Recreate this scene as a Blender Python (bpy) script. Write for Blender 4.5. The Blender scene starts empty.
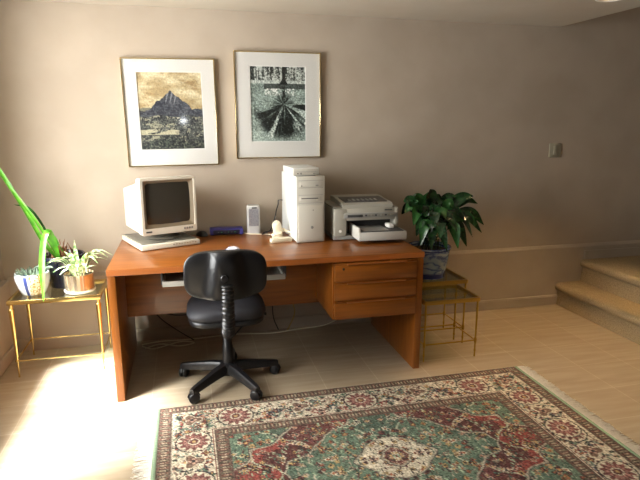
import bpy, bmesh, math, random
import numpy as np
from mathutils import Vector, Matrix, Euler
PI = math.pi
random.seed(7); rng = np.random.default_rng(5)
sc = bpy.context.scene; COL = sc.collection

# ------------------------------------------------------------------ helpers
def lin(c): c /= 255.0; return c/12.92 if c <= .04045 else ((c+.055)/1.055)**2.4
def rgb(r, g, b): return (lin(r), lin(g), lin(b), 1)

def material(name, col, rough=.5, metal=0., spec=.5, coat=0., trans=0., sub=None):
    m = bpy.data.materials.new(name); m.use_nodes = True
    b = m.node_tree.nodes['Principled BSDF']
    b.inputs['Base Color'].default_value = col; b.inputs['Roughness'].default_value = rough
    b.inputs['Metallic'].default_value = metal; b.inputs['Specular IOR Level'].default_value = spec
    b.inputs['Coat Weight'].default_value = coat; b.inputs['Transmission Weight'].default_value = trans
    return m
def N(m, kind, **kw):
    n = m.node_tree.nodes.new(kind)
    for k, v in kw.items():
        if k in n.inputs: n.inputs[k].default_value = v
        else: setattr(n, k, v)
    return n
def L(m, a, b): m.node_tree.links.new(a, b)
def bsdf(m): return m.node_tree.nodes['Principled BSDF']
def coords(m, scale=(1,1,1), kind='Object', loc=(0,0,0), rot=(0,0,0)):
    t = N(m, 'ShaderNodeTexCoord'); mp = N(m, 'ShaderNodeMapping')
    mp.inputs['Scale'].default_value = scale; mp.inputs['Location'].default_value = loc; mp.inputs['Rotation'].default_value = rot
    L(m, t.outputs[kind], mp.inputs['Vector']); return mp.outputs['Vector']
def ramp(m, fac, stops):
    r = N(m, 'ShaderNodeValToRGB'); e = r.color_ramp.elements
    while len(e) < len(stops): e.new(.5)
    for i, (p, c) in enumerate(stops): e[i].position = p; e[i].color = c
    L(m, fac, r.inputs['Fac']); return r.outputs['Color']
def mottled(name, c1, c2, scale=(20,20,20), rough=.6, bump=0., detail=6, lo=.35, hi=.65, **kw):
    m = material(name, c1, rough, **kw); v = coords(m, scale)
    n = N(m, 'ShaderNodeTexNoise', Scale=1.0, Detail=detail); L(m, v, n.inputs['Vector'])
    L(m, ramp(m, n.outputs['Fac'], [(lo, c1), (hi, c2)]), bsdf(m).inputs['Base Color'])
    if bump:
        b = N(m, 'ShaderNodeBump', Strength=bump, Distance=.01); L(m, n.outputs['Fac'], b.inputs['Height']); L(m, b.outputs['Normal'], bsdf(m).inputs['Normal'])
    return m

class MB:
    """collects shapes in one bmesh"""
    def __init__(s): s.bm = bmesh.new()
    def _add(s, verts, faces):
        vs = [s.bm.verts.new(v) for v in verts]
        for f in faces:
            try: s.bm.faces.new([vs[i] for i in f])
            except ValueError: pass
        return vs
    def box(s, x0, x1, y0, y1, z0, z1, bev=0., seg=2, mat=None):
        t = bmesh.new(); bmesh.ops.create_cube(t, size=1)
        for v in t.verts:
            v.co = Vector((x0 if v.co.x < 0 else x1, y0 if v.co.y < 0 else y1, z0 if v.co.z < 0 else z1))
        if bev: bmesh.ops.bevel(t, geom=t.edges[:], offset=bev, segments=seg, profile=.5, affect='EDGES')
        if mat: bmesh.ops.transform(t, matrix=mat, verts=t.verts[:])
        s._merge(t); return s
    def _merge(s, t):
        t.verts.index_update()
        s._add([v.co.copy() for v in t.verts], [[v.index for v in f.verts] for f in t.faces]); t.free()
    def prism(s, prof, axis, a, b):
        """prof: 2-D outline; axis 'x': (y,z) extruded from x=a to b; 'y': (x,z); 'z': (x,y)"""
        def P(u, v, w): return {'x': (w,u,v), 'y': (u,w,v), 'z': (u,v,w)}[axis]
        n = len(prof)
        s._add([P(u,v,a) for u,v in prof]+[P(u,v,b) for u,v in prof],
               [list(range(n))[::-1], list(range(n,2*n))]+[[i,(i+1)%n,n+(i+1)%n,n+i] for i in range(n)]); return s
    def loft(s, rings, caps=True):
        n = len(rings[0]); vs = [p for r in rings for p in r]; f = []
        for k in range(len(rings)-1):
            for i in range(n): f.append([k*n+i, k*n+(i+1)%n, (k+1)*n+(i+1)%n, (k+1)*n+i])
        if caps: f.append(list(range(n))[::-1]); f.append([(len(rings)-1)*n+i for i in range(n)])
        s._add(vs, f); return s
    def lathe(s, prof, seg=32, c=(0,0,0), caps=True, mat=None):
        rings = []
        for r, z in prof:
            rings.append([Vector((r*math.cos(2*PI*i/seg), r*math.sin(2*PI*i/seg), z)) for i in range(seg)])
        M = Matrix.Translation(c) @ (mat or Matrix())
        return s.loft([[M @ p for p in r] for r in rings], caps)
    def tube(s, pts, r, seg=8, caps=True):
        pts = [Vector(p) for p in pts]; rings = []
        rr = r if isinstance(r, (list, tuple)) else [r]*len(pts)
        up = Vector((0,0,1))
        for i, p in enumerate(pts):
            d = (pts[min(i+1,len(pts)-1)]-pts[max(i-1,0)]).normalized()
            a = d.cross(up)
            if a.length < 1e-3: a = d.cross(Vector((0,1,0)))
            a.normalize(); b = d.cross(a).normalized()
            rings.append([p+rr[i]*(a*math.cos(2*PI*k/seg)+b*math.sin(2*PI*k/seg)) for k in range(seg)])
        return s.loft(rings, caps)
    def build(s, name, mat, parent=None, smooth=True, loc=None, angle=40):
        bmesh.ops.recalc_face_normals(s.bm, faces=s.bm.faces[:])
        me = bpy.data.meshes.new(name); s.bm.to_mesh(me); s.bm.free()
        o = bpy.data.objects.new(name, me); COL.objects.link(o); me.materials.append(mat)
        if smooth:
            me.shade_smooth(); me.set_sharp_from_angle(angle=math.radians(angle))
        if parent: o.parent = parent
        if loc: o.location = loc
        return o
def curve_pts(pts, n=24):
    """Catmull-Rom through the points"""
    P = [Vector(p) for p in pts]; P = [P[0]*2-P[1]]+P+[P[-1]*2-P[-2]]; out = []
    m = len(P)-3
    for k in range(m):
        for i in range(n//m+1):
            t = i/(n//m+1); a, b, c, d = P[k:k+4]
            out.append(.5*((2*b)+(c-a)*t+(2*a-5*b+4*c-d)*t*t+(3*b-a-3*c+d)*t**3))
    out.append(P[-2]); return out
def tag(o, label=None, cat=None, group=None, kind=None):
    if label: o['label'] = label
    if cat: o['category'] = cat
    if group: o['group'] = group
    if kind: o['kind'] = kind
    return o
def thing(name, label, cat, loc=(0,0,0), rz=0., group=None):
    o = bpy.data.objects.new(name, None); COL.objects.link(o); o.empty_display_size = .05
    o.location = loc; o.rotation_euler = (0,0,rz); return tag(o, label, cat, group)
def struct(name, mb, mat, smooth=False): return tag(mb.build(name, mat, smooth=smooth), kind='structure')
def colour_grid(name, mat, parent, img, x0, x1, z0, z1, y):
    """upright flat sheet carrying a painted surface colour (rows of img run top to bottom)"""
    h, w, _ = img.shape
    xs, zs = np.linspace(x0, x1, w), np.linspace(z1, z0, h)
    co = np.stack([np.tile(xs,(h,1)), np.full((h,w), y), np.tile(zs[:,None],(1,w))], -1).reshape(-1,3)
    return grid_mesh(name, mat, parent, co, img, h, w)
def grid_mesh(name, mat, parent, co, img, h, w):
    i = np.arange(h*w).reshape(h, w)
    f = np.stack([i[:-1,:-1], i[1:,:-1], i[1:,1:], i[:-1,1:]], -1).reshape(-1,4)
    me = bpy.data.meshes.new(name); me.from_pydata(co.tolist(), [], f.tolist())
    a = me.color_attributes.new('surface_colour', 'FLOAT_COLOR', 'POINT')
    c = img.reshape(-1,3)/255.; c = np.where(c <= .04045, c/12.92, ((c+.055)/1.055)**2.4)
    a.data.foreach_set('color', np.concatenate([c, np.ones((len(c),1))],1).astype(np.float32).ravel())
    o = bpy.data.objects.new(name, me); COL.objects.link(o); me.materials.append(mat)
    if parent: o.parent = parent
    return o
def painted(name, rough, spec=.3):
    m = material(name, (1,1,1,1), rough, spec=spec)
    a = N(m, 'ShaderNodeVertexColor'); a.layer_name = 'surface_colour'
    L(m, a.outputs['Color'], bsdf(m).inputs['Base Color']); return m
def noise2(h, w, cells, seed):
    """smooth value noise 0..1"""
    r = np.random.default_rng(seed); out = np.zeros((h,w)); amp = 1; tot = 0
    for o in range(4):
        cy, cx = max(2,int(cells[0]*2**o)), max(2,int(cells[1]*2**o))
        g = r.random((cy+1, cx+1)); y = np.linspace(0, cy-1e-6, h); x = np.linspace(0, cx-1e-6, w)
        yi, xi = y.astype(int), x.astype(int); fy, fx = (y-yi)[:,None], (x-xi)[None]
        fy, fx = fy*fy*(3-2*fy), fx*fx*(3-2*fx)
        v = (g[yi][:,xi]*(1-fy)*(1-fx)+g[yi+1][:,xi]*fy*(1-fx)+g[yi][:,xi+1]*(1-fy)*fx+g[yi+1][:,xi+1]*fy*fx)
        out += amp*v; tot += amp; amp *= .55
    return out/tot
def A3(*c): return np.array(c, float)

# ------------------------------------------------------------------ materials
M_wall = mottled('beige_wall_paint', rgb(163,150,134), rgb(171,158,142), (3,3,3), .85, spec=.2)
M_ceil = mottled('ceiling_paint', rgb(184,173,156), rgb(188,179,163), (3,3,3), .9, spec=.2)
M_trim = material('trim_paint', rgb(188,174,152), .6, spec=.3)
M_white = material('white_paint', rgb(225,222,215), .4)
# floor tiles
M_floor = material('travertine_tile', (1,1,1,1), .42, spec=.45)
v = coords(M_floor, (1,1,1), loc=(.14,-.09,0))
bt = N(M_floor, 'ShaderNodeTexBrick', offset=0.0, squash=1.0)
bt.inputs['Scale'].default_value = 1; bt.inputs['Mortar Size'].default_value = .0034; bt.inputs['Mortar Smooth'].default_value = .2
bt.inputs['Brick Width'].default_value = .32; bt.inputs['Row Height'].default_value = .29; bt.inputs['Bias'].default_value = 0
bt.inputs['Color1'].default_value = rgb(172,157,134); bt.inputs['Color2'].default_value = rgb(165,149,126); bt.inputs['Mortar'].default_value = rgb(183,168,145)
L(M_floor, v, bt.inputs['Vector'])
v2 = coords(M_floor, (3,26,1)); nz = N(M_floor, 'ShaderNodeTexNoise', Scale=1.0, Detail=5.0); L(M_floor, v2, nz.inputs['Vector'])
mx = N(M_floor, 'ShaderNodeMix', data_type='RGBA', blend_type='MULTIPLY'); mx.inputs[0].default_value = .8
L(M_floor, bt.outputs['Color'], mx.inputs[6]); L(M_floor, ramp(M_floor, nz.outputs['Fac'], [(.3, rgb(226,220,210)), (.7, rgb(255,255,255))]), mx.inputs[7])
L(M_floor, mx.outputs[2], bsdf(M_floor).inputs['Base Color'])
bp = N(M_floor, 'ShaderNodeBump', Strength=.25, Distance=.003); bp.invert = True; L(M_floor, bt.outputs['Fac'], bp.inputs['Height']); L(M_floor, bp.outputs['Normal'], bsdf(M_floor).inputs['Normal'])

def wood(name, c1, c2, scale, rough=.32, coat=.25):
    m = material(name, c1, rough, coat=coat); bsdf(m).inputs['Coat Roughness'].default_value = .12
    v = coords(m, scale); n = N(m, 'ShaderNodeTexNoise', Scale=1.0, Detail=8.0, Distortion=.4); L(m, v, n.inputs['Vector'])
    L(m, ramp(m, n.outputs['Fac'], [(.3, c1), (.7, c2)]), bsdf(m).inputs['Base Color']); return m
W1, W2 = rgb(117,63,15), rgb(148,85,25)
M_woodx = wood('teak_veneer_lengthways', W1, W2, (2.5,40,40))
M_woody = wood('teak_veneer_upright', W1, W2, (40,2.5,40))
M_woodz = wood('teak_veneer_vertical', W1, W2, (40,40,2.5))
M_edge = wood('teak_edge_strip', rgb(150,82,32), rgb(170,98,42), (3,30,30))
M_gap = material('shadow_gap', rgb(40,22,12), .8)

M_brass = material('polished_brass', rgb(226,200,130), .22, metal=1.)
M_brassd = material('antique_brass', rgb(186,154,82), .28, metal=1.)
M_gold = material('gold_metal_frame', rgb(214,196,150), .22, metal=1.)
M_black = material('black_plastic', rgb(24,24,26), .35)
M_shell = material('black_moulded_shell', rgb(17,18,21), .30, spec=.55)
M_fabric = mottled('charcoal_upholstery', rgb(24,24,29), rgb(38,38,45), (400,400,400), .62, bump=.15, spec=.5)
M_chrome = material('chrome', rgb(220,220,225), .12, metal=1.)
M_cream = material('cream_plastic', rgb(206,199,182), .45)
M_creamd = material('taupe_plastic', rgb(118,104,82), .5)
M_pcw = material('pale_grey_plastic', rgb(184,180,168), .42)
M_pcside = material('tower_side_steel', rgb(214,216,212), .4)
M_grey = material('mid_grey_plastic', rgb(132,130,124), .45)
M_greyd = material('dark_grey_plastic', rgb(62,62,62), .5)
M_screen = material('crt_glass', rgb(54,52,46), .14, spec=.7)
M_paper = material('paper', rgb(240,240,238), .7)
M_purple = material('purple_blue_plastic', rgb(62,58,132), .4)
M_navy = material('dark_navy_panel', rgb(26,26,44), .35)
M_speaker = material('silver_plastic', rgb(196,196,194), .4)
M_led = material('green_indicator', rgb(90,200,120), .4)
M_mat = material('ivory_mount_board', rgb(208,206,200), .85)
M_soil = mottled('potting_soil', rgb(46,34,24), rgb(84,66,46), (90,90,90), .95, bump=.6)
M_cable_w = material('cream_cable', rgb(226,220,196), .5); M_cable_y = material('yellow_cable', rgb(170,140,70), .5)
M_carpet = mottled('beige_carpet', rgb(136,118,88), rgb(164,144,112), (160,160,160), .95, bump=.5, spec=.1)
M_fringe = mottled('fringe_yarn', rgb(205,198,184), rgb(228,222,210), (300,40,10), .9)
M_selv = mottled('green_selvage', rgb(110,132,104), rgb(136,154,124), (60,400,10), .9)
M_paint = painted('printed_photograph', .5)
M_rug = painted('woven_pile', .95, .08)

def thin_glass(name, tint, rough, k=1.0):
    m = bpy.data.materials.new(name); m.use_nodes = True; nt = m.node_tree; nt.nodes.clear()
    out = nt.nodes.new('ShaderNodeOutputMaterial'); mix = nt.nodes.new('ShaderNodeMixShader'); t = nt.nodes.new('ShaderNodeBsdfTransparent')
    g = nt.nodes.new('ShaderNodeBsdfGlossy'); g.inputs['Roughness'].default_value = rough; t.inputs['Color'].default_value = tint
    lw = nt.nodes.new('ShaderNodeLayerWeight'); pw = nt.nodes.new('ShaderNodeMath'); pw.operation = 'POWER'; pw.inputs[1].default_value = 5
    nt.links.new(lw.outputs['Facing'], pw.inputs[0])
    mu = nt.nodes.new('ShaderNodeMath'); mu.operation = 'MULTIPLY_ADD'; mu.inputs[1].default_value = .7*k; mu.inputs[2].default_value = .035*k
    nt.links.new(pw.outputs[0], mu.inputs[0]); nt.links.new(mu.outputs[0], mix.inputs[0])
    nt.links.new(t.outputs[0], mix.inputs[1]); nt.links.new(g.outputs[0], mix.inputs[2]); nt.links.new(mix.outputs[0], out.inputs[0]); return m
M_pane = thin_glass('picture_glass', (.98,.98,.98,1), .075)
M_table = thin_glass('smoked_table_glass', (.80,.86,.80,1), .02, 1.6)
M_window = thin_glass('window_glass', (.97,.98,.98,1), .0)

M_dimwall = wood('bounce_cutting_wall', rgb(70,48,32), rgb(92,64,42), (20,20,1.5))  # invented dark finish for the unseen walls, cuts bounced fill light
# ------------------------------------------------------------------ room
YB, YL = .878, .862          # upper wall face, thicker lower wall face
XL, XR, YR = -.745, 3.375, -5.2
ZC, ZL = 2.18, .485
XS, XE, YS = 3.19, 4.75, -.40  # ceiling edge, stairwell end, stairwell near side
ZT = 4.2
struct('floor', MB().box(XL-.2, XE, YR-.2, YB+.1, -.12, 0), M_floor)
b = MB(); b.box(XL-.2, XE+.2, YB, YB+.2, 0, ZT); b.box(XL-.2, XE+.2, YL, YB+.01, 0, ZL); struct('wall_back', b, M_wall)
# left wall with two windows
wins = [(-1.05, .34, .60, 2.10), (-3.3, -1.7, .62, 2.02)]
b = MB(); x0, x1 = XL-.2, XL
b.box(x0,x1, wins[0][1], YB+.1, 0, ZC+.3); b.box(x0,x1, wins[1][1], wins[0][0], 0, ZC+.3); b.box(x0,x1, YR-.2, wins[1][0], 0, ZC+.3)
for (a, c, d, e) in wins: b.box(x0,x1, a, c, 0, d); b.box(x0,x1, a, c, e, ZC+.3)
b.box(XL-.01, XL+.027, YR, YB, 0, ZL); struct('wall_left', b, M_wall)
struct('wall_rear', MB().box(XL-.2, XR+.2, YR-.2, YR, 0, ZC+.3), M_dimwall)
struct('wall_right', MB().box(XR, XR+.2, YR-.2, YS, 0, ZC+.3), M_dimwall)
b = MB(); b.box(XE, XE+.2, YS-.2, YB+.2, 0, ZT); b.box(XR, XE+.2, YS-.2, YS, 0, ZT); struct('wall_stairwell', b, M_wall)
b = MB(); b.box(XL-.2, XS, YR-.2, YB+.1, ZC, ZC+.3); b.box(XS, XR+.2, YR-.2, YS, ZC, ZC+.3); struct('ceiling', b, M_ceil)
b = MB(); b.box(XS-.12, XS, YS, YB, ZC+.3, ZT); b.box(XS-.12, XR, YS-.2, YS, ZC+.3, ZT); struct('wall_upper', b, M_wall)
struct('ceiling_stairwell', MB().box(XS-.12, XE+.2, YS-.2, YB+.2, ZT, ZT+.1), M_ceil)
# ledge caps and baseboards
b = MB().prism([(YL-.003, ZL-.014), (YB+.002, ZL-.014), (YB+.002, ZL+.018), (YB-.004, ZL+.016), (YL-.003, ZL-.006)], 'x', XL+.02, XE); struct('trim_1', b, M_wall)
b = MB().box(XL-.002, XL+.033, YR, YL, ZL-.012, ZL+.005); struct('trim_2', b, M_wall)
b = MB().prism([(YL+.005, 0), (YL-.016, 0), (YL-.016, .068), (YL-.010, .080), (YL+.005, .083)], 'x', XL+.03, XR); struct('baseboard_back', b, M_wall)
b = MB().box(XL+.02, XL+.043, YR, YL-.012, 0, .083, .003); struct('baseboard_left', b, M_wall)
for k, (a, c, d, e) in enumerate(wins):
    b = MB(); xm = XL-.10
    for (p0,p1,q0,q1) in ((a,c,d,d+.05),(a,c,e-.05,e),(a,a+.05,d,e),(c-.05,c,d,e),((a+c)/2-.02,(a+c)/2+.02,d,e)): b.box(xm-.03, xm+.03, p0,p1,q0,q1,.004)
    b.box(XL-.11, XL+.03, a-.02, c+.02, d-.03, d)
    fr = struct(f'window_{k+1}', b, M_white)
    MB().box(xm-.003, xm+.003, a+.04, c-.04, d+.04, e-.04).build('window_pane', M_window, fr)
# carpeted step and landing, rounded nosings
def nosed(x0, x1, z0, z1, y0, y1, r=.035):
    pr = [(x0+.012, z0), (x1, z0), (x1, z1)]
    for i in range(9):
        a = PI/2+PI*i/8*.92; pr.append((x0+r+r*math.cos(a), z1-r+r*math.sin(a)))
    return MB().prism(pr, 'y', y0, y1)
tag(nosed(XR-.02, 3.70, 0, .185, YS, YL).build('stair_step', M_carpet), kind='structure')
tag(nosed(3.575, XE, .15, .372, YS, YL).build('stair_landing', M_carpet), kind='structure')
b = MB().box(3.60, XE, YL-.014, YL+.005, .372, .445, .003); struct('baseboard_stairs', b, M_wall)

# ------------------------------------------------------------------ ceiling light
t = thing('ceiling_light', 'small round recessed ceiling light at top edge, near the stair opening', 'ceiling light', (2.83,-.03,ZC))
pr = [(.052,-.002),(.062,-.010),(.078,-.008),(.084,0),(.084,.004),(.052,.004)]
MB().lathe(pr+[pr[0]], 40, caps=False).build('trim_ring', M_white, t)
M_bulb = material('warm_lamp', rgb(255,226,180), .5); bsdf(M_bulb).inputs['Emission Color'].default_value = rgb(255,205,140); bsdf(M_bulb).inputs['Emission Strength'].default_value = 2.5
MB().lathe([(.001,-.004),(.03,-.003),(.05,-.001),(.052,.002)], 32).build('lamp', M_bulb, t)

# ------------------------------------------------------------------ wall switch
t = thing('light_switch', 'small pale square light switch on the beige wall', 'light switch', (3.24, YB, 1.27))
MB().box(-.052,.052,-.009,0,-.055,.055,.004).build('switch_plate', material('switch_plastic', rgb(150,144,124), .35), t)
MB().box(-.018,.018,-.014,-.006,-.034,.034,.003).build('rocker', material('rocker_plastic', rgb(158,152,132), .35), t)

# ------------------------------------------------------------------ framed pictures
def frame(name, label, cx, cz, w, h, iw, ih, dz, img, tilt=0.):
    t = thing(name, label, 'picture', (cx, YB-.002, cz)); t.rotation_euler = (0, tilt, 0)
    d = .032; f = .007
    for nm, (x0,x1,z0,z1) in (('frame_rail',(-w/2,w/2,h/2-f,h/2)),('frame_rail',(-w/2,w/2,-h/2,-h/2+f)),('frame_rail',(-w/2,-w/2+f,-h/2+f,h/2-f)),('frame_rail',(w/2-f,w/2,-h/2+f,h/2-f))):
        MB().box(x0,x1,-d,0,z0,z1,.0015,1).build(nm, M_gold, t)
    # mount board with a window cut in it
    b = MB(); m = .005; o0,o1,p0,p1 = -w/2+f, w/2-f, -h/2+f, h/2-f; i0,i1,j0,j1 = -iw/2, iw/2, dz-ih/2, dz+ih/2
    b.box(o0,i0,-.020,-.006,p0,p1); b.box(i1,o1,-.020,-.006,p0,p1); b.box(i0,i1,-.020,-.006,p0,j0); b.box(i0,i1,-.020,-.006,j1,p1)
    b.build('mount_board', M_mat, t, smooth=False)
    b = MB(); k = .004
    for (x0,x1,z0,z1) in ((i0-.001,i1+.001,j1-k,j1),(i0-.001,i1+.001,j0,j0+k),(i0,i0+k,j0,j1),(i1-k,i1,j0,j1)): b.box(x0,x1,-.019,-.012,z0,z1)
    b.build('mount_bevel', material('white_bevel', rgb(226,225,220), .8), t, smooth=False)
    colour_grid('photograph', M_paint, t, img, i0, i1, j0, j1, -.0125)
    MB().box(o0,o1,-d+.007,-d+.009,p0,p1).build('glass', M_pane, t, smooth=False)
    return t
def grain(h, w, seed, k=1):
    g = np.random.default_rng(seed).random((h,w))
    for i in range(k): g = (g+np.roll(g,1,0)+np.roll(g,1,1)+np.roll(g,-1,0)+np.roll(g,-1,1))/5
    return (g-g.mean())/g.std()*.22+.5
def mixc(a, b, f): f = np.clip(f,0,1)[...,None]; return a*(1-f)+b*f
def picture_mountain(h=170, w=140):
    y = np.linspace(0,1,h)[:,None]*np.ones((1,w)); x = np.linspace(0,1,w)[None]*np.ones((h,1))
    c = noise2(h,w,(8,3),1); c2 = noise2(h,w,(14,5),2)
    im = mixc(A3(162,142,104), A3(204,192,158), (c-.36)*3.4); im = mixc(im, A3(146,122,84), (c2-.58)*4)
    g = grain(h,w,5,1); g2 = grain(h,w,6,2); rg = noise2(1,w,(2,14),3)[0][None]-.5
    top = np.minimum(.245+np.abs(x-.5)*.66+.05*rg+.02*np.sin(x*40)*np.abs(x-.5)*2, .485+.03*np.sin(x*8)-.04*(x > .8)*np.sin((x-.8)*14))
    im[y > .47-.02*np.sin(x*13)] = A3(110,108,92)
    m = y > top; rk = .55*g2+.45*noise2(h,w,(18,14),4)
    im = np.where(m[...,None], mixc(A3(40,44,54), A3(92,94,98), (rk-.3)*2), im)
    sn = m & (y < .40) & (np.abs(x-.5) < .10+.1*(y-.25)) & (np.sin(x*95+y*30) > .35+5*np.clip(y-.28,0,1)); im[sn] = im[sn]*.45+A3(180,182,182)*.55
    lo = y > .56+.012*np.sin(x*15); im = np.where(lo[...,None], mixc(A3(30,34,38), A3(112,114,104), (.5*g+.5*noise2(h,w,(24,12),7)-.32)*2.4), im)
    bd = lo & (noise2(h,w,(30,8),9)+.25*(g-.5) > .66); im[bd] = A3(140,138,118)
    bd = (y > .735) & (y < .80) & (noise2(h,w,(26,4),8) > .42+.5*(x-.1)); im[bd] = A3(176,170,142)
    fg = y > .86+.04*np.sin(x*9+1); im = np.where(fg[...,None], mixc(A3(22,28,32), A3(120,122,104), (.6*g2+.4*noise2(h,w,(30,26),12)-.36)*2.2), im)
    return np.clip(im*(.86+.28*g[...,None]),0,255)
def picture_tree(h=170, w=136):
    y = np.linspace(0,1,h)[:,None]*np.ones((1,w)); x = np.linspace(0,1,w)[None]*np.ones((h,1))
    g = grain(h,w,15,1); g2 = grain(h,w,16,2); n = noise2(h,w,(12,8),21)
    im = mixc(A3(86,98,92), A3(184,200,190), .45*n+.8*g-.12+.25*(y-.4))
    t_ = y < .19; tr = noise2(h,w,(4,34),22); im = np.where(t_[...,None], mixc(A3(40,46,44), A3(190,196,188), (tr+.5*(g-.5)-.42)*5), im)
    b_ = (y > .185) & (y < .225); im[b_] = mixc(A3(140,148,142), A3(214,220,212), g)[b_]
    b_ = (y > .225) & (y < .30) & (x > .25) ; im[b_] = im[b_]*.5
    k_ = (np.abs(x-.60) < .028+.05*np.clip((y-.17)/.06,0,1)) & (y < .24); im[k_] = A3(26,30,28)
    wt = (np.abs(y-.335) < .045) & (g2 > .52) & (np.abs(x-.53) < .26); im[wt] = A3(224,228,222)
    k_ = (np.abs(x-.60) < .026) & (y > .27) & (y < .55) & (g2 > .34); im[k_] = A3(26,30,28)
    a = np.arctan2(y-.50, (x-.60)*.85); r_ = np.hypot(y-.50, (x-.60)*.85)
    ai = ((a+PI)/(2*PI)*399).astype(int); ri = np.clip((r_*110),0,109).astype(int); st = noise2(400,110,(46,3),33)[ai,ri]
    rim = np.where(y > .50, .50, .18)*np.where(np.abs(x-.55) < .49, 1, .7)
    dk = np.clip((st-.33)*6,0,1)*np.clip((rim-r_)*9,0,1)*np.clip(.45+g2,0,1)
    im = mixc(im, A3(20,24,22), dk*1.15)
    ls = (r_ < rim) & (y > .58) & (st < .36) & (g > .52); im[ls] = A3(206,216,208)
    return np.clip(im*(.86+.28*g[...,None]),0,255)
frame('framed_picture', 'gold framed photograph of a dark pointed mountain under a sepia sky', .350, 1.537, .575, .676, .405, .490, .012, picture_mountain(), -.014)
frame('framed_picture', 'gold framed black and white photograph of a bare tree mirrored in water', 1.050, 1.588, .582, .694, .380, .495, .010, picture_tree(), -.003)

# ------------------------------------------------------------------ desk
DW, DD, DH = 1.76, .80, .74
t = thing('desk', 'long teak office desk with three drawers on the right', 'desk', (0,0,0))
MB().box(0,DW,-.004,DD,.705,DH,.003).build('desktop', M_woodx, t)
MB().box(.001,DW-.001,-.006,-.003,.7085,.7365).build('edge_strip', M_edge, t)
MB().box(.002,.042,0,DD-.01,.0,.7048,.002).build('side_panel', M_woodz, t)
MB().box(DW-.042,DW-.002,0,DD-.01,.0,.7048,.002).build('side_panel', M_woodz, t)
MB().box(.042,DW-.042,.40,.425,.338,.7048,.002).build('modesty_panel', M_woodx, t)
du = MB().box(1.205,1.221,.004,.3995,.362,.7045,.001); du.box(1.700,1.7165,.004,.3995,.362,.7045,.001); du.box(1.221,1.700,.012,.3995,.362,.376,.001)
du.box(1.221,1.700,.385,.3995,.376,.7045,.001); du.build('drawer_carcass', M_woodz, t)
for k, (z0, z1) in enumerate(((.592,.700),(.480,.587),(.366,.475))):
    d = MB().box(1.213,1.712,-.014,.002,z0,z1-.012,.002); d.box(1.213,1.712,-.004,.002,z1-.0125,z1,.001)
    dr = d.build('drawer_front', M_woodx, t)
    MB().prism([(-.013,z1-.014),(-.026,z1-.006),(-.026,z1-.001),(-.0215,z1-.001),(-.005,z1-.009),(-.005,z1-.014)], 'x', 1.285, 1.64).build('handle', M_edge, dr)
    if k == 0:
        MB().lathe([(.0075,0),(.0075,.004),(.005,.005),(.001,.005)], 20, c=(1.262,-.0138,.668), mat=Matrix.Rotation(PI/2,4,'X')).build('lock', M_black, dr)
kt = MB().box(.27,.94,.055,.36,.612,.624,.002); kt.box(.27,.94,.055,.066,.6235,.642,.002); kt.box(.27,.281,.066,.36,.6235,.642,.002); kt.box(.929,.94,.066,.36,.6235,.642,.002)
ktr = kt.build('keyboard_tray', material('tray_plastic', rgb(176,174,166), .35), t)
ktr['label'] = 'pale grey pull-out keyboard tray'
for x in (.262,.94): MB().box(x,x+.010,.08,.38,.618,.7049,.001).build('slide', M_greyd, ktr)

# ------------------------------------------------------------------ office chair
CX, CY = .606, .102
t = thing('office_chair', 'black armless swivel office chair with five castors at the desk', 'chair', (CX,CY,0), math.radians(-2))
def pillow(w, d, thick, ex, front, back, K=14, n=72, roll=.35):
    """rounded cushion lying in the x,z plane; front/back give extra depth at (x,z)"""
    b = MB(); rings = []
    ss = [math.sin(i/K*PI/2) for i in range(K+1)]
    def pt(s, a, side):
        c, q = math.cos(a), math.sin(a)
        x = w/2*math.copysign(abs(c)**(2/ex), c)*s; z = d/2*math.copysign(abs(q)**(2/ex), q)*s
        e = (max(0,1-s**(1/roll*2)))**.5
        return Vector((x, side*thick/2*e+(front(x,z) if side > 0 else back(x,z)), z))
    for i in range(1,K+1): rings.append([pt(ss[i],2*PI*j/n,-1) for j in range(n)])
    for i in range(K-1,0,-1): rings.append([pt(ss[i],2*PI*j/n,1) for j in range(n)])
    return b.loft(rings)
# backrest: upholstered pad with a moulded shell behind, bulging over the spine
def hump(x, z): q = max(0,.12-z); c = .035+.16*q; return -.034/(1+(abs(x)/(c+.018))**7)+.10*x*x
bk = Vector((-.004,-.285,.736))
pad = pillow(.405,.242,.075,3.6, lambda x,z: .10*x*x, lambda x,z: .10*x*x).build('backrest', M_fabric, t, loc=bk, angle=80)
pillow(.412,.248,.026,3.6, lambda x,z: .10*x*x, hump).build('back_shell', M_shell, t, loc=bk+Vector((0,-.028,0)), angle=80)
MB().lathe([(.001,0),(.016,0),(.021,.006),(.021,.020),(.017,.026),(.001,.027)], 20, mat=Matrix.Rotation(PI/2,4,'X'), c=(-.012,-.350,.730)).build('knob', material('knob_plastic', rgb(30,30,32), .15), t)
# ribbed rubber sleeve on the spine that carries the backrest
pts = curve_pts([(0,-.346,.695),(0,-.342,.60),(0,-.325,.50),(0,-.295,.43),(0,-.235,.395)], 60)
rad = [.031+.0040*math.sin(i*1.9) for i in range(len(pts))]
MB().tube(pts, rad, 14).build('back_sleeve', M_black, t, angle=70)
MB().tube(curve_pts([(0,-.25,.405),(0,-.12,.40),(0,.03,.405)],10), .018, 8).build('back_bar', M_black, t)
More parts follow.
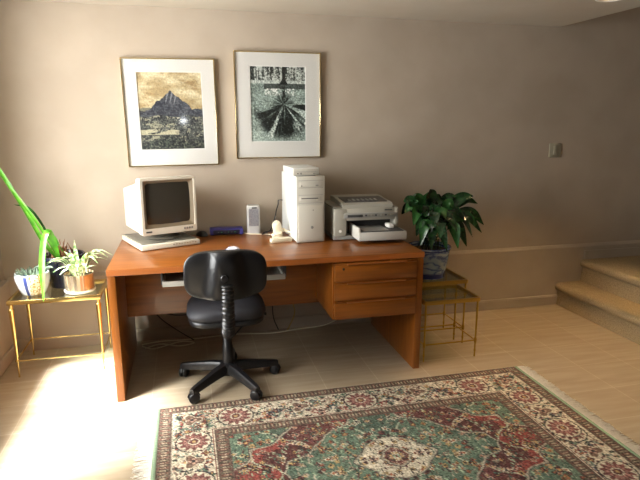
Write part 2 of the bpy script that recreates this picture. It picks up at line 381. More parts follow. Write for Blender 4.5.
# seat
sm = Matrix.Rotation(-PI/2,4,'X')
st = pillow(.435,.43,.085,3.8, lambda x,z: .012*math.cos(x*9)*1 , lambda x,z: 0).build('seat', M_fabric, t, loc=(0,.01,.462), angle=80)
st.data.transform(Matrix.Rotation(PI/2,4,'X')); st.data.update()
sh = pillow(.418,.415,.045,3.8, lambda x,z: 0, lambda x,z: -.012).build('seat_shell', M_black, t, loc=(0,.01,.428), angle=80)
sh.data.transform(Matrix.Rotation(PI/2,4,'X')); sh.data.update()
MB().box(-.075,.075,-.08,.10,.382,.412,.008).build('tilt_mechanism', M_black, t)
MB().tube([(.06,.02,.395),(.20,.03,.392),(.23,.03,.390)], [.006,.006,.010], 8).build('height_lever', M_black, t)
MB().lathe([(.026,.115),(.030,.118),(.030,.225),(.026,.23),(.026,.30),(.022,.305),(.022,.345),(.017,.35),(.017,.385)], 24).build('gas_column', M_black, t)
MB().lathe([(.030,.055),(.052,.060),(.055,.085),(.050,.118),(.034,.128),(.030,.128)], 28).build('base_hub', M_black, t)
for k in range(5):
    a = math.radians(11+72*k); R = Matrix.Rotation(a,4,'Z')
    rings = []
    for r_, z, w, h in ((.035,.098,.030,.028),(.10,.096,.027,.026),(.19,.084,.022,.022),(.272,.073,.019,.019),(.300,.068,.016,.017)):
        rings.append([R@Vector((r_, w*c, z+h*s)) for c, s in ((-1,-1),(-1,.2),(-.6,.9),(.6,.9),(1,.2),(1,-1))])
    lg = MB().loft(rings).build('base_leg', M_black, t, angle=50)
    c = MB(); P = R@Vector((.284,0,0)); sw = Matrix.Translation(P)@Matrix.Rotation(a+1.1*(k%3)-.6,4,'Z')
    for s in (-1,1): c.lathe([(.001,-.009),(.024,-.009),(.0300,-.004),(.0300,.007),(.025,.010),(.001,.010)], 22, mat=sw@Matrix.Translation((0,s*.0150,.0301))@Matrix.Rotation(PI/2*s,4,'X'))
    c.lathe([(.001,-.006),(.006,-.006),(.006,.006),(.001,.006)], 10, mat=sw@Matrix.Translation((0,0,.0301))@Matrix.Rotation(PI/2,4,'X'))
    c.lathe([(.007,.028),(.008,.06),(.007,.07)], 12, c=P)
    hd = [sw@Vector((.031*math.cos(q), 0, .0301+.031*math.sin(q))) for q in np.linspace(.2,PI-.2,9)]
    c.tube(hd, .006, 6); c.build('castor', M_black, lg, angle=50)

# ------------------------------------------------------------------ monitor on flat box
RZ = math.radians(21.5); DT = DH
t = thing('monitor_riser', 'flat cream box with slotted front lying under the monitor', 'computer box', (.150,.372,DT), RZ)
MB().box(0,.362,0,.40,.004,.033,.004).build('case', M_cream, t)
MB().box(.012,.350,.03,.39,.033,.038,.002).build('lid', material('lid_plastic', rgb(112,108,98), .45), t)
b = MB()
for k in range(9): b.box(.19+.017*k,.201+.017*k,-.0015,.004,.019,.024,.0008)
b.build('slot_row', M_creamd, t)
for x in (.03,.33):
    for y in (.03,.37): MB().lathe([(.012,0),(.012,.005)],12,c=(x,y,0)).build('foot', M_greyd, t)
t = thing('computer_monitor', 'cream box-shaped monitor with dark screen on the left of the desk', 'monitor', (.316,.485,DT+.038), math.radians(23))
b = MB().lathe([(.001,0),(.105,0),(.115,.006),(.108,.014),(.085,.024),(.06,.036),(.06,.046),(.001,.046)], 40, c=(0,.13,0)); b.build('swivel_stand', material('stand_plastic', rgb(96,92,82), .4), t)
w, z0, z1 = .346, .044, .382
def rr(w, z0, z1, y, r=.012, n=4, cx=0, skew=0):
    out = []
    for (sx, zz, a0) in ((1,z0,-PI/2),(1,z1,0),(-1,z1,PI/2),(-1,z0,PI)):
        for i in range(n+1):
            a = a0+PI/2*i/n; out.append(Vector((cx+sx*(w/2-r)+r*math.cos(a), y, (z0+r if zz == z0 else z1-r)+r*math.sin(a))))
    return out
# housing: full-size front collar, then a smaller tapering back
b = MB().loft([rr(w,z0,z1,.034), rr(w,z0,z1,.055), rr(w-.004,z0+.002,z1-.004,.059), rr(w-.008,z0+.004,z1-.030,.082), rr(w-.020,z0+.010,z1-.082,.335), rr(w-.034,z0+.018,z1-.092,.347)])
hs = b.build('housing', M_cream, t, angle=30)
b = MB()
for k in range(14): b.box(-.10+.0145*k,-.093+.0145*k,.12,.27,z1-.046-.012,z1-.036,.001)
# front collar as four bars round the opening, then a sloped taupe surround
ox0, ox1, oz0, oz1 = -.155, .159, .082, .368
outer = rr(w,z0,z1,0); b = MB()
def ring_strip(b, r1, r2):
    n = len(r1); b._add(list(r1)+list(r2), [[i,(i+1)%n,n+(i+1)%n,n+i] for i in range(n)])
cx = (ox0+ox1)/2
r0 = rr(w,z0,z1,.036); r1 = rr(w,z0,z1,.002); r2 = rr(w-.006,z0+.003,z1-.003,0,.011); r3 = rr(ox1-ox0,oz0,oz1,0,.008,cx=cx); r4 = rr(ox1-ox0-.002,oz0+.001,oz1-.001,.006,.008,cx=cx)
for p, q in ((r0,r1),(r1,r2),(r2,r3),(r3,r4)): ring_strip(b, p, q)
b.build('bezel', M_cream, t, angle=30)
b = MB(); r5 = rr(ox1-ox0-.042,oz0+.022,oz1-.019,.022,.016,cx=cx); r6 = rr(ox1-ox0-.044,oz0+.023,oz1-.020,.030,.016,cx=cx)
ring_strip(b, rr(ox1-ox0,oz0,oz1,.005,.008,cx=cx), r5); ring_strip(b, r5, r6); b.build('inner_surround', M_creamd, t, angle=30)
sw_, s0, s1 = ox1-ox0-.040, oz0+.020, oz1-.017; n = 16; vs, fs = [], []
for i in range(n+1):
    for j in range(n+1):
        u, v_ = i/n*2-1, j/n*2-1; vs.append((cx+u*sw_/2, .013+.013*(u*u+v_*v_)/2*1.0, (s0+s1)/2+v_*(s1-s0)/2))
for i in range(n):
    for j in range(n): a = i*(n+1)+j; fs.append([a,a+1,a+n+2,a+n+1])
b = MB(); b._add(vs, fs); b.build('screen', M_screen, t, angle=80)
b = MB().box(-.150,-.114,-.002,.003,.060,.069,.001); b.build('badge', M_greyd, t)
for k in range(4): MB().box(.085+.016*k,.096+.016*k,-.003,.003,.060,.072,.0015).build('button', M_grey, t)

# ------------------------------------------------------------------ small desk things
t = thing('computer_mouse', 'small black mouse on the desk between monitor and router', 'mouse', (.505,.765,DT), .5)
def mouse(t, m1, m2, s=1.):
    rings = []
    for i in range(9):
        y = -.052+.104*i/8; q = math.sqrt(max(.02,1-(y/.054)**2)); w_ = .031*q**.7; h = .034*q*(1-.25*(y/.054))
        rings.append([Vector((s*w_*math.cos(a), s*y, s*h*math.sin(a)+.001)) for a in np.linspace(0,PI,14)])
    MB().loft(rings).build('shell', m1, t, angle=80)
    MB().box(-.004*s,.004*s,.018*s,.032*s,.018*s,.031*s,.0015).build('wheel', m2, t)
mouse(t, M_black, M_grey)
t = thing('computer_mouse', 'white and purple mouse on the desk edge, just behind the chair back', 'mouse', (.668,.262,DT), .9)
mouse(t, material('white_mouse_plastic', rgb(200,200,212), .25), M_purple, .92)
MB().prism([(.033*math.cos(a), .054*math.sin(a)) for a in np.linspace(0,2*PI,28)[:-1]], 'z', .0005, .010).build('base', M_purple, t)

t = thing('network_router', 'purple-blue network router lying on the desk below the second picture', 'router', (.668,.752,DT), -.03)
b = MB().box(-.098,.098,-.008,.082,.004,.043,.006); b.build('case', M_purple, t)
MB().box(-.088,.088,-.016,-.006,.008,.036,.003).build('front_panel', M_navy, t)
for s in (-1,1): MB().box(s*.096-.014,s*.096+.014,-.014,.086,.002,.042,.007).build('side_bumper', M_purple, t)
for k in range(6): MB().box(-.058+.022*k,-.052+.022*k,-.0175,-.015,.020,.024,.0005).build('indicator_light', M_led if k % 2 else M_grey, t)

t = thing('desktop_speaker', 'silver upright desktop speaker between router and computer tower', 'speaker', (.852,.775,DT), -.06)
b = MB(); b.loft([[Vector((p.x, p.z, z)) for p in rr(.088*s,-.045*s,.045*s,0,.018*s,5)] for z, s in ((.0,.94),(.006,1),(.18,.97),(.19,.93),(.193,.86))]); b.build('cabinet', M_speaker, t, angle=40)
b = MB().loft([[Vector((.066/2*sx, -.0445-.006*d, .058+.115*sz)) for sx, sz in ((-1,0),(1,0),(1,1),(-1,1))] for d in (0,1)])
M_mesh = material('speaker_mesh', rgb(150,152,158), .4, metal=.6); vv = coords(M_mesh, (1,1,1)); ck = N(M_mesh, 'ShaderNodeTexVoronoi', Scale=260.0); L(M_mesh, vv, ck.inputs['Vector'])
L(M_mesh, ramp(M_mesh, ck.outputs['Distance'], [(.2, rgb(112,114,120)), (.45, rgb(170,172,178))]), bsdf(M_mesh).inputs['Base Color'])
b.build('grille', M_mesh, t)
MB().box(-.012,.022,-.048,-.042,.176,.185,.0015).build('brand_badge', M_greyd, t).name = 'badge'

# ------------------------------------------------------------------ computer tower, drive, power strip
t = thing('computer_tower', 'pale beige computer tower standing upright on the desk beside the printer', 'computer tower', (1.166,.395,DT), math.radians(2.5)); TOWER = t; TOWER_M = Matrix.Translation(t.location) @ Matrix.Rotation(math.radians(2.5),4,'Z')
TW, TD, TH = .182, .420, .418
MB().box(-TW/2,TW/2,.014,TD,.006,TH-.004,.003).build('case', M_pcside, t)
fp = MB().box(-TW/2,TW/2,0,.016,.002,TH,.005).build('front_panel', M_pcw, t)
b = MB()
for z in (.250,.300,.345,.390): b.box(-TW/2+.012,TW/2-.012,-.0010,.002,z,z+.0018)
b.build('bay_seam', M_grey, t, smooth=False)
MB().box(-TW/2+.022,TW/2-.018,-.004,.004,.352,.384,.002).build('optical_drive', M_pcw, t); MB().box(-.062,-.055,-.006,0,.356,.362,.001).build('drive_light', M_greyd, t)
MB().box(.030,.048,-.007,0,.356,.364,.001).build('eject_button', M_grey, t)
b = MB().box(-TW/2+.020,TW/2-.030,-.0045,.004,.262,.292,.002); fd = b.build('floppy_drive', material('drive_face', rgb(188,184,172), .45), t)
MB().box(-TW/2+.030,TW/2-.045,-.0060,-.003,.278,.283,.0005).build('disk_slot', M_greyd, fd); MB().box(.034,.046,-.008,-.003,.266,.274,.001).build('eject_button', M_cream, fd)
lp = MB().box(-TW/2+.008,TW/2-.010,-.008,.004,.012,.238,.004).build('lower_panel', material('lower_panel_plastic', rgb(190,185,172), .4), t)
MB().lathe([(.009,0),(.009,.004),(.007,.005),(.001,.005)], 18, mat=Matrix.Rotation(PI/2,4,'X'), c=(.006,-.0075,.098)).build('power_button', M_grey, lp)
MB().box(.010,.018,-.010,-.007,.205,.209,.0005).build('indicator_light', M_greyd, lp)
t = thing('disc_drive', 'small pale disc drive box lying on top of the computer tower', 'disc drive', (1.137,.402,DT+TH), math.radians(3))
MB().box(-.084,.084,0,.26,.003,.050,.004).build('case', material('drive_white', rgb(208,208,203), .4), t)
MB().box(-.080,.080,-.004,.002,.006,.044,.002).build('front_panel', M_pcw, t)
MB().box(-.066,.066,-.0055,-.003,.026,.0275).build('tray_seam', M_grey, t); MB().box(.044,.060,-.007,-.003,.013,.019,.001).build('eject_button', M_grey, t)
MB().box(-.056,-.048,-.007,-.003,.013,.019,.001).build('headphone_socket', M_greyd, t); MB().lathe([(.006,0),(.006,.004),(.001,.004)],14,mat=Matrix.Rotation(PI/2,4,'X'),c=(-.032,-.0035,.016)).build('dial', M_grey, t)
for x in (-.06,.06):
    for y in (.02,.23): MB().lathe([(.007,0),(.007,.004)],10,c=(x,y,0)).build('foot', M_greyd, t)
M_ivory = material('ivory_plastic', rgb(226,214,186), .5)
t = thing('power_strip', 'cream power strip lying on the desk against the tower', 'power strip', (.985,.455,DT), math.radians(12))
MB().box(-.068,.068,-.022,.022,.0,.026,.005).build('casing', M_ivory, t)
for k in range(3): MB().lathe([(.015,.0255),(.015,.0275),(.001,.0275)],18,c=(-.043+.043*k,0,0)).build('socket', M_cable_w, t)
MB().tube(curve_pts([(.066,0,.013),(.083,.015,.010),(.068,.085,.0045),(.02,.22,.0045),(-.10,.30,.0045),(-.13,.36,.0045)],30), .004, 8).build('cord', M_ivory, t)
t = thing('power_adapter', 'lumpy cream plug adapter standing on the desk at the tower side', 'power adapter', (.985,.580,DT), .35)
b = MB(); rings = []
for k in range(22):
    q = k/21; z = .118*q; e = min(1,(1-q)*6)**.5*(1.12-.22*q)
    rings.append([Vector((-.006*q+(.030+.002*math.sin(q*9+1)+.003*math.sin(3*a+q*7))*e*math.cos(a), (.027+0.0015*math.sin(q*13)+.003*math.sin(2*a-q*8))*e*math.sin(a), z)) for a in np.linspace(0,2*PI,25)[:-1]])
b.loft(rings).build('body', M_ivory, t, angle=60)
for z0_, tl in ((.034,.012),):
    MB().tube([(-.004+.035*math.cos(a), .032*math.sin(a), z0_+tl*math.cos(a)+.003*math.sin(5*a)) for a in np.linspace(0,2*PI,26)], .0052, 8).build('cord_loop', M_ivory, t)
MB().box(.026,.052,-.016,.012,.036,.062,.008).build('plug', M_ivory, t)
MB().tube(curve_pts([(.044,-.006,.050),(.062,-.040,.040),(.072,-.085,.036),(.064,-.110,.034)],20), .0075, 8).build('cord', M_ivory, t)
b = MB().tube(curve_pts([(.992,.668,.905),(.985,.655,.88),(.963,.640,.82),(.945,.655,.775),(.90,.70,.7445),(.93,.77,.7445),(1.0,.805,.7445)],40), .0035, 8)
b.tube([(.992,.668,.905),(1.010,.69,.945),(1.018,.74,.965),(1.045,.79,.96),(1.08,.795,.955)], .0035, 8)
pc = b.build('power_cord', M_black, TOWER); pc.matrix_parent_inverse = TOWER_M.inverted(); pc['label'] = 'thin black cord hanging behind the tower'

# ------------------------------------------------------------------ printer
t = thing('printer', 'wide pale grey desktop printer with front paper tray at desk end', 'printer', (1.318,.395,DT), math.radians(-1))
PW, PD = .430, .36
b = MB(); b.box(0,PW,.012,PD,.004,.030,.003); pb = b.build('base', M_grey, t)
# body: side cheeks and upper bridge leave a paper recess in the front
M_pr = material('printer_plastic', rgb(152,148,136), .45); M_prd = material('printer_lid', rgb(118,115,104), .5)
b = MB(); b.box(0,.082,0,PD,.030,.205,.006); b.box(.405,PW,0,PD,.030,.205,.005); b.box(.078,.41,.11,PD,.030,.205,.002); b.box(.078,.41,.003,.12,.128,.205,.003)
b.build('body', M_pr, t)
b = MB().box(.083,.404,.085,.112,.031,.127); b.build('paper_recess', M_greyd, t)
cp = MB().box(.062,.418,-.010,.006,.146,.176,.003).build('control_strip', M_grey, t)
MB().box(.085,.185,-.0125,-.008,.152,.168,.0015).build('display', M_greyd, cp)
for k in range(9): MB().box(.200+.022*k,.214+.022*k,-.013,-.008,.156,.166,.0015).build('button', M_prd if k%3 else M_greyd, cp)
b = MB().prism([(.020,.204),(.022,.226),(.040,.236),(.20,.244),(.24,.250),(.345,.250),(.352,.204)], 'x', .06, .395); ld = b.build('lid', M_pr, t)
b = MB().prism([(.055,.236),(.060,.243),(.20,.2505),(.235,.2505),(.235,.24)], 'x', .085, .37); b.build('hatch', M_greyd, ld)
b = MB()
for k in range(7): b.box(.12+.030*k,.13+.030*k,.08,.13,.243,.250,.001)
b.build('vent_rib', M_grey, ld)
b = MB().box(.0,.062,.03,PD-.01,.203,.214,.004); b.build('side_lid', M_prd, t)
tr = MB(); tr.box(.125,.437,-.135,-.122,.022,.074,.003); tr.box(.125,.138,-.122,.10,.022,.100,.003); tr.box(0.424,.437,-.122,-.002,.022,.074,.003); tr.box(.138,.424,-.122,.10,.022,.030)
tr = tr.build('paper_tray', material('tray_white', rgb(186,183,174), .4), t); tr['label'] = 'white open paper tray'
MB().box(.345,.385,-.05,.03,.079,.104,.008).build('paper_guide', M_white, tr)
MB().box(.140,.422,-.119,.08,.030,.078,.001).build('tray_shade', M_greyd, tr)  # dark block paints in the paper's shadow inside the tray
MB().box(.165,.33,-.110,.07,.078,.0795).build('paper_sheet', M_grey, tr)
MB().lathe([(.009,0),(.009,.004),(.001,.004)],16,mat=Matrix.Rotation(PI/2,4,'X'),c=(.040,.001,.062)).build('power_button', M_white, t)
MB().box(.335,.385,-.001,.003,.188,.195).build('badge', M_greyd, t)

# ------------------------------------------------------------------ leaf maker
def leaf(pts, wmax, prof='lance', fold=.35, n=18, twist=0., up=(0,0,1), wave=0., stem=0.):
    P = curve_pts(pts, n); m = len(P); vs, fs = [], []; up = Vector(up)
    for i, p in enumerate(P):
        s = i/(m-1); d = (P[min(i+1,m-1)]-P[max(i-1,0)]).normalized()
        a = d.cross(up)
        if a.length < .05: a = d.cross(Vector((1,0,0)))
        a.normalize(); a = Matrix.Rotation(twist*s, 3, d) @ a; nrm = a.cross(d).normalized()
        u = (s-stem)/(1-stem) if s > stem else 0
        if prof == 'lance': w = max(.0022, wmax*(math.sin(PI*u**.8)**.85 if u > 0 else 0))
        else: w = wmax*min(1,(1-s)*5)**.7*(.55+.45*min(1,s*6))
        h = w*fold+wave*math.sin(s*14)
        vs += [p+a*w+nrm*h, p+a*w*.5+nrm*h*.4, p, p-a*w*.5+nrm*h*.4, p-a*w+nrm*h]
    k = 5
    for i in range(m-1):
        for j in range(4): fs.append([i*k+j, i*k+j+1, (i+1)*k+j+1, (i+1)*k+j])
    b = MB(); b._add(vs, fs); return b
def leafmat(name, c1, c2, rough=.35, sc_=(25,25,25), spec=.5):
    m = mottled(name, c1, c2, sc_, rough, spec=spec); return m
M_leafd = leafmat('dark_glossy_leaf', rgb(14,36,16), rgb(28,58,28), .26)
M_leafm = leafmat('mid_green_leaf', rgb(28,66,30), rgb(48,92,42), .26)
M_strap = leafmat('bright_strap_leaf', rgb(58,126,26), rgb(92,160,42), .3)
M_succ = leafmat('grey_green_succulent', rgb(84,108,88), rgb(132,150,128), .55)
M_spider = material('variegated_leaf', (1,1,1,1), .45); vv = coords(M_spider, (60,60,60)); nn = N(M_spider,'ShaderNodeTexNoise',Scale=1.0,Detail=2.0); L(M_spider, vv, nn.inputs['Vector'])
L(M_spider, ramp(M_spider, nn.outputs['Fac'], [(.42, rgb(108,148,84)), (.55, rgb(214,222,176))]), bsdf(M_spider).inputs['Base Color'])
M_dry = mottled('dry_brown_stem', rgb(112,70,44), rgb(158,112,76), (60,60,20), .8)

# ------------------------------------------------------------------ glass tables
def glass_table(label, loc, w, d, h, metal, zs, group=None, rz=0., slim=True):
    t = thing('glass_table', label, 'side table', loc, rz, group); e = .012 if slim else .017; th = .026
    rail = MB(); z0, z1 = h-th, h
    rail.box(0,w,0,e,z0,z1,.002); rail.box(0,w,d-e,d,z0,z1,.002); rail.box(0,e,e,d-e,z0,z1,.002); rail.box(w-e,w,e,d-e,z0,z1,.002)
    rail.build('top_frame', metal, t)
    MB().box(e-.001,w-e+.001,e-.001,d-e+.001,h-.009,h-.003).build('glass_top', M_table, t, smooth=False)
    o_ = .011 if slim else .0165
    for x in (o_,w-o_):
        for y in (o_,d-o_):
            r = .0068
            pr = [(.004,0),(.006,.004),(.0045,.03),(.008,.045),(.005,.055),(.0052,zs-.02),(.0095,zs-.008),(.0095,zs+.010),(.0055,zs+.02),(r,h-.09),(.009,h-.075),(r,h-.066),(r,h-th)]
            if not slim: pr = [(.004,0),(.006,.004),(.0045,.012),(.0055,zs),(.0145,h-.075),(.016,h-.066),(.016,h-.055),(.010,h-.050),(.012,h-th)]
            MB().lathe(pr, 12, c=(x,y,0)).build('leg', metal, t)
    for (a, b_) in (((.011,.011),(w-.011,.011)),((.011,d-.011),(w-.011,d-.011)),((.011,.011),(.011,d-.011)),((w-.011,.011),(w-.011,d-.011))):
        MB().tube([(a[0],a[1],zs),(b_[0],b_[1],zs)], .0045, 8).build('stretcher', metal, t)
    return t
glass_table('brass and glass side table left of the desk with three plant pots', (-.612,.432,0), .505, .36, .478, M_brass, .105, slim=False)
glass_table('taller brass and glass nesting table under the blue and white pot', (1.795,.285,0), .425, .305, .455, M_brassd, .115, 'nest of glass tables by the desk')
glass_table('shorter brass and glass nesting table standing in front, nothing on it', (1.812,.068,0), .378, .305, .402, M_brassd, .112, 'nest of glass tables by the desk')

# ------------------------------------------------------------------ plants on the left table
ZT1 = .4785
# gold and white pot with succulent
M_wpot = material('white_glazed_pot', rgb(226,230,236), .18, coat=.3)
vv = coords(M_wpot, (1,1,1)); gr = N(M_wpot,'ShaderNodeTexGradient',gradient_type='RADIAL'); L(M_wpot, vv, gr.inputs['Vector'])
wv = N(M_wpot,'ShaderNodeTexVoronoi',Scale=46.0); L(M_wpot, vv, wv.inputs['Vector'])
gold = ramp(M_wpot, wv.outputs['Distance'], [(.30, rgb(232,220,190)), (.36, rgb(168,124,56)), (.48, rgb(190,148,74)), (.54, rgb(226,214,184))])
blue = ramp(M_wpot, gr.outputs['Fac'], [(.0, rgb(228,232,238)), (.195, rgb(228,232,238)), (.205, rgb(54,66,120)), (.235, rgb(54,66,120)), (.245, rgb(228,232,238)), (.9, rgb(228,232,238))])
mk = ramp(M_wpot, gr.outputs['Fac'], [(.0,(0,0,0,1)), (.248,(0,0,0,1)), (.252,(1,1,1,1)), (.40,(1,1,1,1)), (.41,(0,0,0,1))])
for nd in M_wpot.node_tree.nodes:
    if nd.type == 'VALTORGB': nd.color_ramp.interpolation = 'LINEAR'
mxn = N(M_wpot,'ShaderNodeMix',data_type='RGBA'); L(M_wpot, mk, mxn.inputs[0]); L(M_wpot, blue, mxn.inputs[6]); L(M_wpot, gold, mxn.inputs[7]); L(M_wpot, mxn.outputs[2], bsdf(M_wpot).inputs['Base Color'])
def pot(prof, mat, t, name='pot', seg=48): return MB().lathe(prof, seg, caps=False).build(name, mat, t, angle=50)
t = thing('potted_succulent', 'grey-green succulent in a white and gold patterned pot', 'potted plant', (-.497,.572,ZT1))
pot([(.001,0),(.060,0),(.066,.004),(.082,.04),(.094,.085),(.096,.112),(.091,.128),(.083,.128),(.084,.112),(.080,.10),(.001,.10)], M_wpot, t)
MB().lathe([(.001,.104),(.079,.102),(.081,.098)],32).build('soil', M_soil, t)
for k in range(34):
    a = k*2.399; r = .010+.055*math.sqrt(k/34); l = .030+.016*random.random(); cx_, cy_ = r*math.cos(a), r*math.sin(a); e = .5+.9*(1-k/34)
    d = Vector((math.cos(a)*math.cos(e), math.sin(a)*math.cos(e), math.sin(e)))
    p = Vector((cx_,cy_,.100)); MB().tube([p, p+d*l*.35, p+d*l*.75+Vector((0,0,.004)), p+d*l*1.25+Vector((0,0,.010))], [.004,.0085,.0075,.001], 8).build('leaf', M_succ, t)
for q in ((.05,.02),(-.01,.05),(.07,.045)):
    p = Vector((q[0],q[1],.10)); MB().tube(curve_pts([p, p+Vector((.015,.0,.035)), p+Vector((.04,.0,.05)), p+Vector((.066,-.01,.046))],8), [.004,.007,.008,.008,.008,.008,.007,.006,.005,.001][:len(curve_pts([p,p,p,p],8))], 8).build('leaf', M_succ, t)
# dark pot with strap leaves
t = thing('potted_strap_plant', 'tall dark navy pot with bright green strap leaves and dry stems', 'potted plant', (-.345,.698,ZT1))
M_dpot = material('dark_glazed_pot', rgb(24,26,42), .22, coat=.3)
pot([(.001,0),(.080,0),(.084,.004),(.110,.165),(.126,.178),(.129,.196),(.124,.202),(.114,.200),(.108,.188),(.104,.175),(.001,.175)], M_dpot, t)
MB().lathe([(.001,.180),(.106,.178),(.108,.174)],32).build('soil', M_soil, t)
for k in range(24):
    a = random.uniform(0,2*PI); r = random.uniform(.0,.065); x, y = r*math.cos(a), r*math.sin(a); h = random.uniform(.05,.125); lx, ly = random.uniform(-.03,.03), random.uniform(-.03,.03)
    MB().tube([(x,y,.174),(x+lx*.4,y+ly*.4,.174+h*.6),(x+lx,y+ly,.174+h)], [.0055,.004,.0012], 6).build('dry_stem', M_dry, t)
o = Vector((-.345,.698,ZT1))
def sl(pts, w, mat, **kw): leaf([Vector(p)-o for p in pts], w, 'strap', **kw).build('leaf', mat, t, angle=80)
sl([(-.375,.68,.655),(-.43,.62,.78),(-.50,.57,.99),(-.575,.545,1.17),(-.640,.53,1.315)], .0115, M_strap, fold=.45, up=(.3,-.9,.3), n=30)
sl([(-.36,.665,.655),(-.40,.60,.80),(-.455,.56,.94),(-.52,.55,1.06),(-.600,.545,1.20)], .008, M_strap, fold=.35, up=(.2,-.95,.2), n=26)
sl([(-.362,.69,.655),(-.392,.665,.76),(-.440,.64,.90),(-.490,.62,.985),(-.560,.60,1.010)], .007, M_leafm, fold=.3, up=(.2,-.9,.4), n=24)
sl([(-.360,.66,.66),(-.368,.59,.80),(-.380,.54,.852),(-.398,.50,.80),(-.410,.455,.66),(-.412,.415,.462)], .0165, M_strap, fold=.25, up=(0,-.9,.45), n=34)
sl([(-.33,.70,.655),(-.36,.69,.74),(-.375,.68,.80)], .005, M_strap, fold=.3, n=12, up=(0,-1,.1))
# ribbed planter with spider plant
t = thing('potted_spider_plant', 'pale variegated spider plant in a shiny cylindrical metal planter', 'potted plant', (-.236,.553,ZT1))
M_tin = material('brushed_tin', rgb(222,210,186), .2, metal=.9)
MB().lathe([(.001,0),(.082,0),(.089,.006),(.090,.012),(.086,.012),(.084,.008),(.001,.008)],44).build('saucer', material('white_saucer', rgb(236,234,228), .3), t)
prf = [(.001,.009),(.080,.009),(.083,.014),(.085,.10),(.087,.112),(.083,.113),(.080,.10),(.001,.096)]
b = MB(); rings = []
for r, z in prf: rings.append([Vector(((r-.0016*(i%2) if r > .07 else r)*math.cos(2*PI*i/56), (r-.0016*(i%2) if r > .07 else r)*math.sin(2*PI*i/56), z)) for i in range(56)])
b.loft(rings, False); b.build('planter', M_tin, t, angle=25)
MB().lathe([(.001,.100),(.078,.098),(.080,.094)],32).build('soil', M_soil, t)
for k in range(22):
    a = k*2.399+.3; r = .02+.03*random.random(); l = random.uniform(.12,.20)*(1 if k < 22 else .8); e = random.uniform(.45,1.25)
    dx, dy = math.cos(a), math.sin(a)
    if dy > .3: l *= .75
    p0 = (r*dx,r*dy,.098); h = l*math.sin(e)
    leaf([p0, (r*dx+dx*l*.25, r*dy+dy*l*.25, .098+h*.75), (r*dx+dx*l*.62, r*dy+dy*l*.62, .098+h*.9), (r*dx+dx*l*1.0, r*dy+dy*l*1.0, .098+h*.72)], .0115, 'lance', fold=.3, n=14).build('leaf', M_spider, t, angle=80)
for p1, p2, p3 in (((.0,-.01,.17),(-.004,-.02,.25),(-.002,-.03,.318)),((-.012,0,.16),(-.03,-.01,.21),(-.065,-.015,.25)),((.02,0,.17),(.06,-.01,.225),(.125,-.02,.205))):
    leaf([(0,0,.098), p1, p2, p3], .013, 'lance', fold=.3, n=14, up=(.2,-.9,.2)).build('leaf', M_spider, t, angle=80)

# ------------------------------------------------------------------ blue and white pot plant on the right
M_china = material('blue_white_china', (1,1,1,1), .22, coat=.3)
tc = N(M_china,'ShaderNodeTexCoord'); sp = N(M_china,'ShaderNodeSeparateXYZ'); L(M_china, tc.outputs['Object'], sp.inputs[0])
mp = N(M_china,'ShaderNodeMapping'); mp.inputs['Scale'].default_value = (9,9,20); L(M_china, tc.outputs['Object'], mp.inputs['Vector'])
n1 = N(M_china,'ShaderNodeTexNoise',Scale=1.0,Detail=4.0,Distortion=.6); L(M_china, mp.outputs[0], n1.inputs['Vector'])
land = ramp(M_china, n1.outputs['Fac'], [(.45, rgb(140,158,172)), (.51, rgb(98,120,154)), (.54, rgb(56,72,122)), (.57, rgb(108,130,160)), (.64, rgb(150,166,178))])
sc2 = N(M_china,'ShaderNodeMath',operation='MULTIPLY'); sc2.inputs[1].default_value = 4.5; L(M_china, sp.outputs['Z'], sc2.inputs[0])
bl, wh = (0,0,0,1), (1,1,1,1)
band = ramp(M_china, sc2.outputs[0], [(.0,wh),(.02,wh),(.03,bl),(.16,bl),(.17,wh),(.19,bl),(.205,wh)])
top = ramp(M_china, sc2.outputs[0], [(.0,bl),(.86,bl),(.87,wh),(.90,wh),(.905,bl),(.95,bl),(.955,wh)])
blue_c = N(M_china,'ShaderNodeMix',data_type='RGBA'); blue_c.inputs[6].default_value = rgb(38,52,112); L(M_china, band, blue_c.inputs[0]); L(M_china, land, blue_c.inputs[7])
b2 = N(M_china,'ShaderNodeMix',data_type='RGBA'); L(M_china, top, b2.inputs[0]); L(M_china, blue_c.outputs[2], b2.inputs[6]); b2.inputs[7].default_value = rgb(46,60,118)
L(M_china, b2.outputs[2], bsdf(M_china).inputs['Base Color'])
PX, PY = 1.995, .436
t = thing('potted_peace_lily', 'dark leafy plant in a blue and white landscape pot right of the desk', 'potted plant', (PX,PY,.4555))
pot([(.001,0),(.108,0),(.112,.004),(.110,.016),(.122,.07),(.133,.13),(.138,.175),(.146,.198),(.150,.208),(.146,.214),(.136,.212),(.130,.198),(.126,.180),(.001,.180)], M_china, t)
MB().lathe([(.001,.187),(.126,.185),(.130,.180)],36).build('soil', M_soil, t)
def lily(tip, base, w, mat, st, up, droop):
    T = Vector(tip); B = Vector((base[0], base[1], .183)); H = Vector((T.x-B.x, T.y-B.y, 0))
    # the stalk climbs steeply, the blade arches over from its top
    K = B+H*.42+Vector((0,0,(T.z-B.z)*.72+droop)); M1 = B+H*.14+Vector((0,0,(K.z-B.z)*.55)); M2 = B+H*.74+Vector((0,0,(T.z-B.z)*.92+droop*1.0))
    leaf([B, M1, K, M2, T], w, 'lance', fold=.22, n=26, stem=st, up=up).build('leaf', mat, t, angle=80)
def w2l(x, y, z): return (x-PX, y-PY, z-.4555)
rl = random.Random(19)
